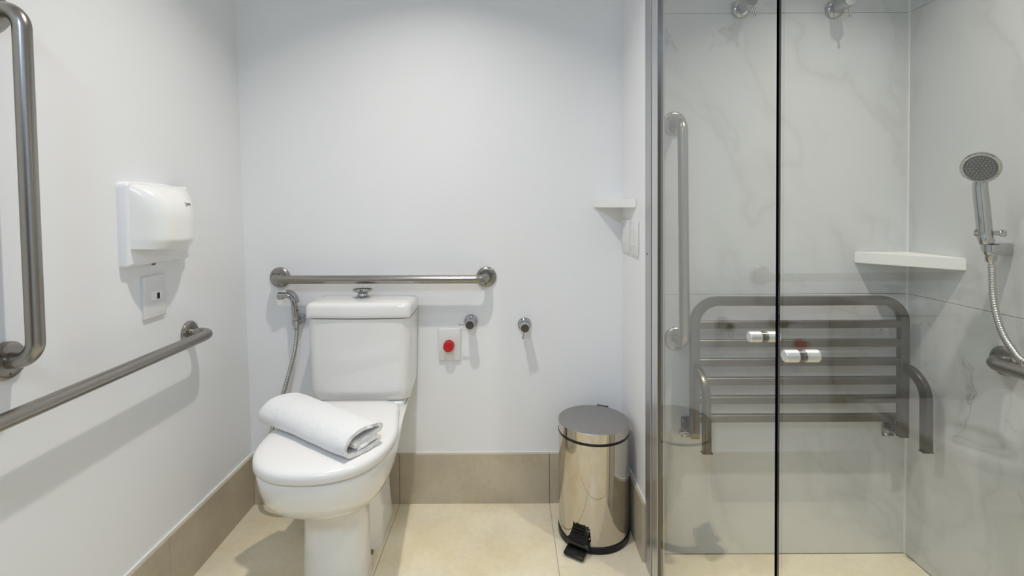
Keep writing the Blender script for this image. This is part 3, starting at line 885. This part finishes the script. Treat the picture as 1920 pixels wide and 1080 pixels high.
# ------------------------------------------------------------------ folding shower seat on the marble
st = thing('shower_bench', (0.945, YS, 0.43), 'stainless steel slatted folding shower seat, folded up against the marble', 'shower bench')
fy = 1.612
SEC = rrect(0.0145, 0.0105, 0.002, 2)
xl_, xr_, zt = 0.604, 1.285, 0.876
bm = BM()
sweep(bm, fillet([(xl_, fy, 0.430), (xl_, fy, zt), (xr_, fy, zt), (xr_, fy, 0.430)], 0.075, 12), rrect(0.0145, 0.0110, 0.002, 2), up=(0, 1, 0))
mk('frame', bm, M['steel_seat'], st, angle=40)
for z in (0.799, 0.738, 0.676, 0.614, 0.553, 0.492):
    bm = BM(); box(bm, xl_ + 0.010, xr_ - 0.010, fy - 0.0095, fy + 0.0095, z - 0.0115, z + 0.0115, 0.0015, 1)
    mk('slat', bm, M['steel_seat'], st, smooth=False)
for x in (xl_, xr_):
    bm = BM()
    pts = [(x + 0.002, fy - 0.004, 0.656), (x + 0.004, fy - 0.086, 0.650), (x + 0.006, fy - 0.086, 0.422)]
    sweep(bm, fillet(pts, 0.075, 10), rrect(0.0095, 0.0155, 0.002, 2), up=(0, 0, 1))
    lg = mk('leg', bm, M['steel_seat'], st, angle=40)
    bm = BM(); box(bm, x + 0.006 - 0.0165, x + 0.006 + 0.0165, fy - 0.0965, fy - 0.0755, 0.4195, 0.4222, 0.0005, 1)
    mk('foot_cap', bm, M['black'], lg, smooth=False)
    # hinge bracket to the wall, with bolts
    s = -1
    bm = BM()
    box(bm, x - 0.010, x + 0.010, fy + 0.0115, YS - 0.0065, 0.428, 0.452, 0.002, 1)
    br_ = mk('hinge_bracket', bm, M['steel_seat'], st, smooth=False)
    bm = BM(); box(bm, x - 0.024, x + 0.014, YS - 0.007, YS - 0.0003, 0.404, 0.474, 0.002, 1)
    mk('wall_plate', bm, M['steel_seat'], br_, smooth=False)
    for z in (0.414, 0.464):
        bm = BM(); lathe(bm, (x - 0.016, YS - 0.007, z), (0, -1, 0), [(0, 0.0075), (0.005, 0.0075), (0.008, 0.004), (0.008, 0)], 6)
        mk('bolt', bm, M['chrome'], br_, smooth=False)
    bm = BM(); lathe(bm, (x - 0.040, fy + 0.024, 0.437), (1, 0, 0), [(0, 0.0085), (0.010, 0.0085), (0.010, 0.006), (0.030, 0.006), (0.030, 0)], 14)
    mk('pivot', bm, M['chrome'], br_)
    bm = BM(); box(bm, x - 0.0140, x + 0.0140, fy - 0.0105, fy + 0.0105, 0.4275, 0.4305, 0.0005, 1)
    mk('end_cap', bm, M['black'], st, smooth=False)

# ------------------------------------------------------------------ hand shower on the right wall
hw = thing('shower_holder', (XR, 1.335, 1.05), 'chrome wall holder gripping the hand shower on the right marble wall', 'holder')
bm = BM(); obox(bm, (XR - 0.022, 1.332, 1.068), (1, 0, 0), (0, 1, 0), (0, 0, 1), 0.0217, 0.016, 0.016, 0.005, 2)
mk('bracket', bm, M['alu'], hw)
HX, HY = 1.268, 1.303
bm = BM()
n = 24; lo = []
for z, r in ((1.062, 0.0172), (1.063, 0.0200), (1.081, 0.0210), (1.082, 0.0182)):
    lo.append([Vector((HX + r * math.cos(2 * PI * k / n), HY + r * math.sin(2 * PI * k / n), z)) for k in range(n)])
lo.append([Vector((v.x * 1, v.y, v.z)) for v in lo[0]])
loft(bm, lo, False, False)
mk('cradle', bm, M['chrome'], hw)
bm = BM(); obox(bm, (1.2975, 1.320, 1.072), Vector((0.75, 0.3, 0)).normalized(), Vector((-0.3, 0.75, 0)).normalized(), (0, 0, 1), 0.0115, 0.006, 0.009, 0.002, 1)
mk('arm', bm, M['chrome'], hw)
hs = thing('hand_shower', (HX, HY, 1.05), 'chrome round hand shower with ribbed hose, hung in its holder', 'hand shower')
P0 = Vector((HX, HY, 1.056)); P1 = Vector((1.258, 1.309, 1.10)); P2 = Vector((1.246, 1.312, 1.235)); HC = Vector((1.228, 1.292, 1.284))
bm = BM(); lathe(bm, P0, P1 - P0, [(0, 0.0125), (0.002, 0.0135), (0.028, 0.0138), (0.032, 0.0165), (0.052, 0.0165), (0.056, 0.0145)], 24)
mk('collar', bm, M['chrome'], hs)
bm = BM(); sweep(bm, smooth_path([P0 + (P1 - P0) * 0.8, P1, P1.lerp(P2, 0.5) , P2, P2.lerp(HC, 0.62) + Vector((0.008, 0.004, 0))], 6), circ(1.0, 22), radii=[0.0148 + 0.0016 * math.sin(PI * k / 24) for k in range(25)])
mk('handle', bm, M['chrome'], hs, angle=60)
fd = Vector((-0.72, -0.60, -0.35)).normalized()
bm = BM(); lathe(bm, HC - fd * 0.022, fd, [(0, 0.014), (0.004, 0.026), (0.012, 0.037), (0.020, 0.041), (0.028, 0.041), (0.031, 0.038), (0.030, 0.034), (0.030, 0)], 40)
mk('shower_head', bm, M['chrome'], hs)
bm = BM(); lathe(bm, HC + fd * 0.0082, fd, [(-0.001, 0.0335), (0.001, 0.0335), (0.002, 0.030), (0.002, 0)], 36)
fp = mk('spray_face', bm, M['nozzle'], hs); fp['label'] = 'grey spray face with small nozzles'
a, b, d = frame_of(fd)
bm = BM()
for rr_, cnt in ((0.0075, 6), (0.014, 12), (0.0205, 18), (0.027, 24)):
    for k in range(cnt):
        an = 2 * PI * k / cnt
        lathe(bm, HC + fd * 0.0100 + (a * math.cos(an) + b * math.sin(an)) * rr_, fd, [(0, 0.0013), (0.0015, 0.0010), (0.0015, 0)], 6)
nz = mk('nozzles', bm, M['alu_light'], fp); nz['kind'] = 'stuff'
for s, ln_ in ((-1, 0.018), (1, 0.026)):
    q = Vector((1.262, 1.306, 1.112))
    dr = Vector((0.80, -0.60, 0.0)) * s
    bm = BM(); lathe(bm, q + dr * 0.010, dr, [(0, 0.006), (ln_ * 0.45, 0.0055), (ln_ * 0.45, 0.0085), (ln_ * 0.8, 0.0095), (ln_ * 0.95, 0.008), (ln_, 0)], 18)
    mk('knob', bm, M['chrome'], hs)
bm = BM()
hose = smooth_path([(HX, HY, 1.058), (1.269, 1.301, 1.02), (1.270, 1.297, 0.94), (1.268, 1.282, 0.885), (1.262, 1.259, 0.849), (1.252, 1.226, 0.823), (1.245, 1.194, 0.806), (1.240, 1.12, 0.800),
                    (1.238, 1.05, 0.82), (1.245, 0.98, 0.87), (1.28, 0.93, 0.94), (1.325, 0.91, 0.96), (1.3425, 0.905, 0.965)], 10)
corrugated(bm, hose, 0.0078, 0.0065, 0.0011, 14)
mk('hose', bm, M['hose'], hs, angle=80)
bm = BM(); lathe(bm, (HX, HY, 1.061), (0, 0, -1), [(0, 0.0135), (0.020, 0.0125), (0.026, 0.0085), (0.026, 0)], 20)
mk('hose_nut', bm, M['chrome'], hs)
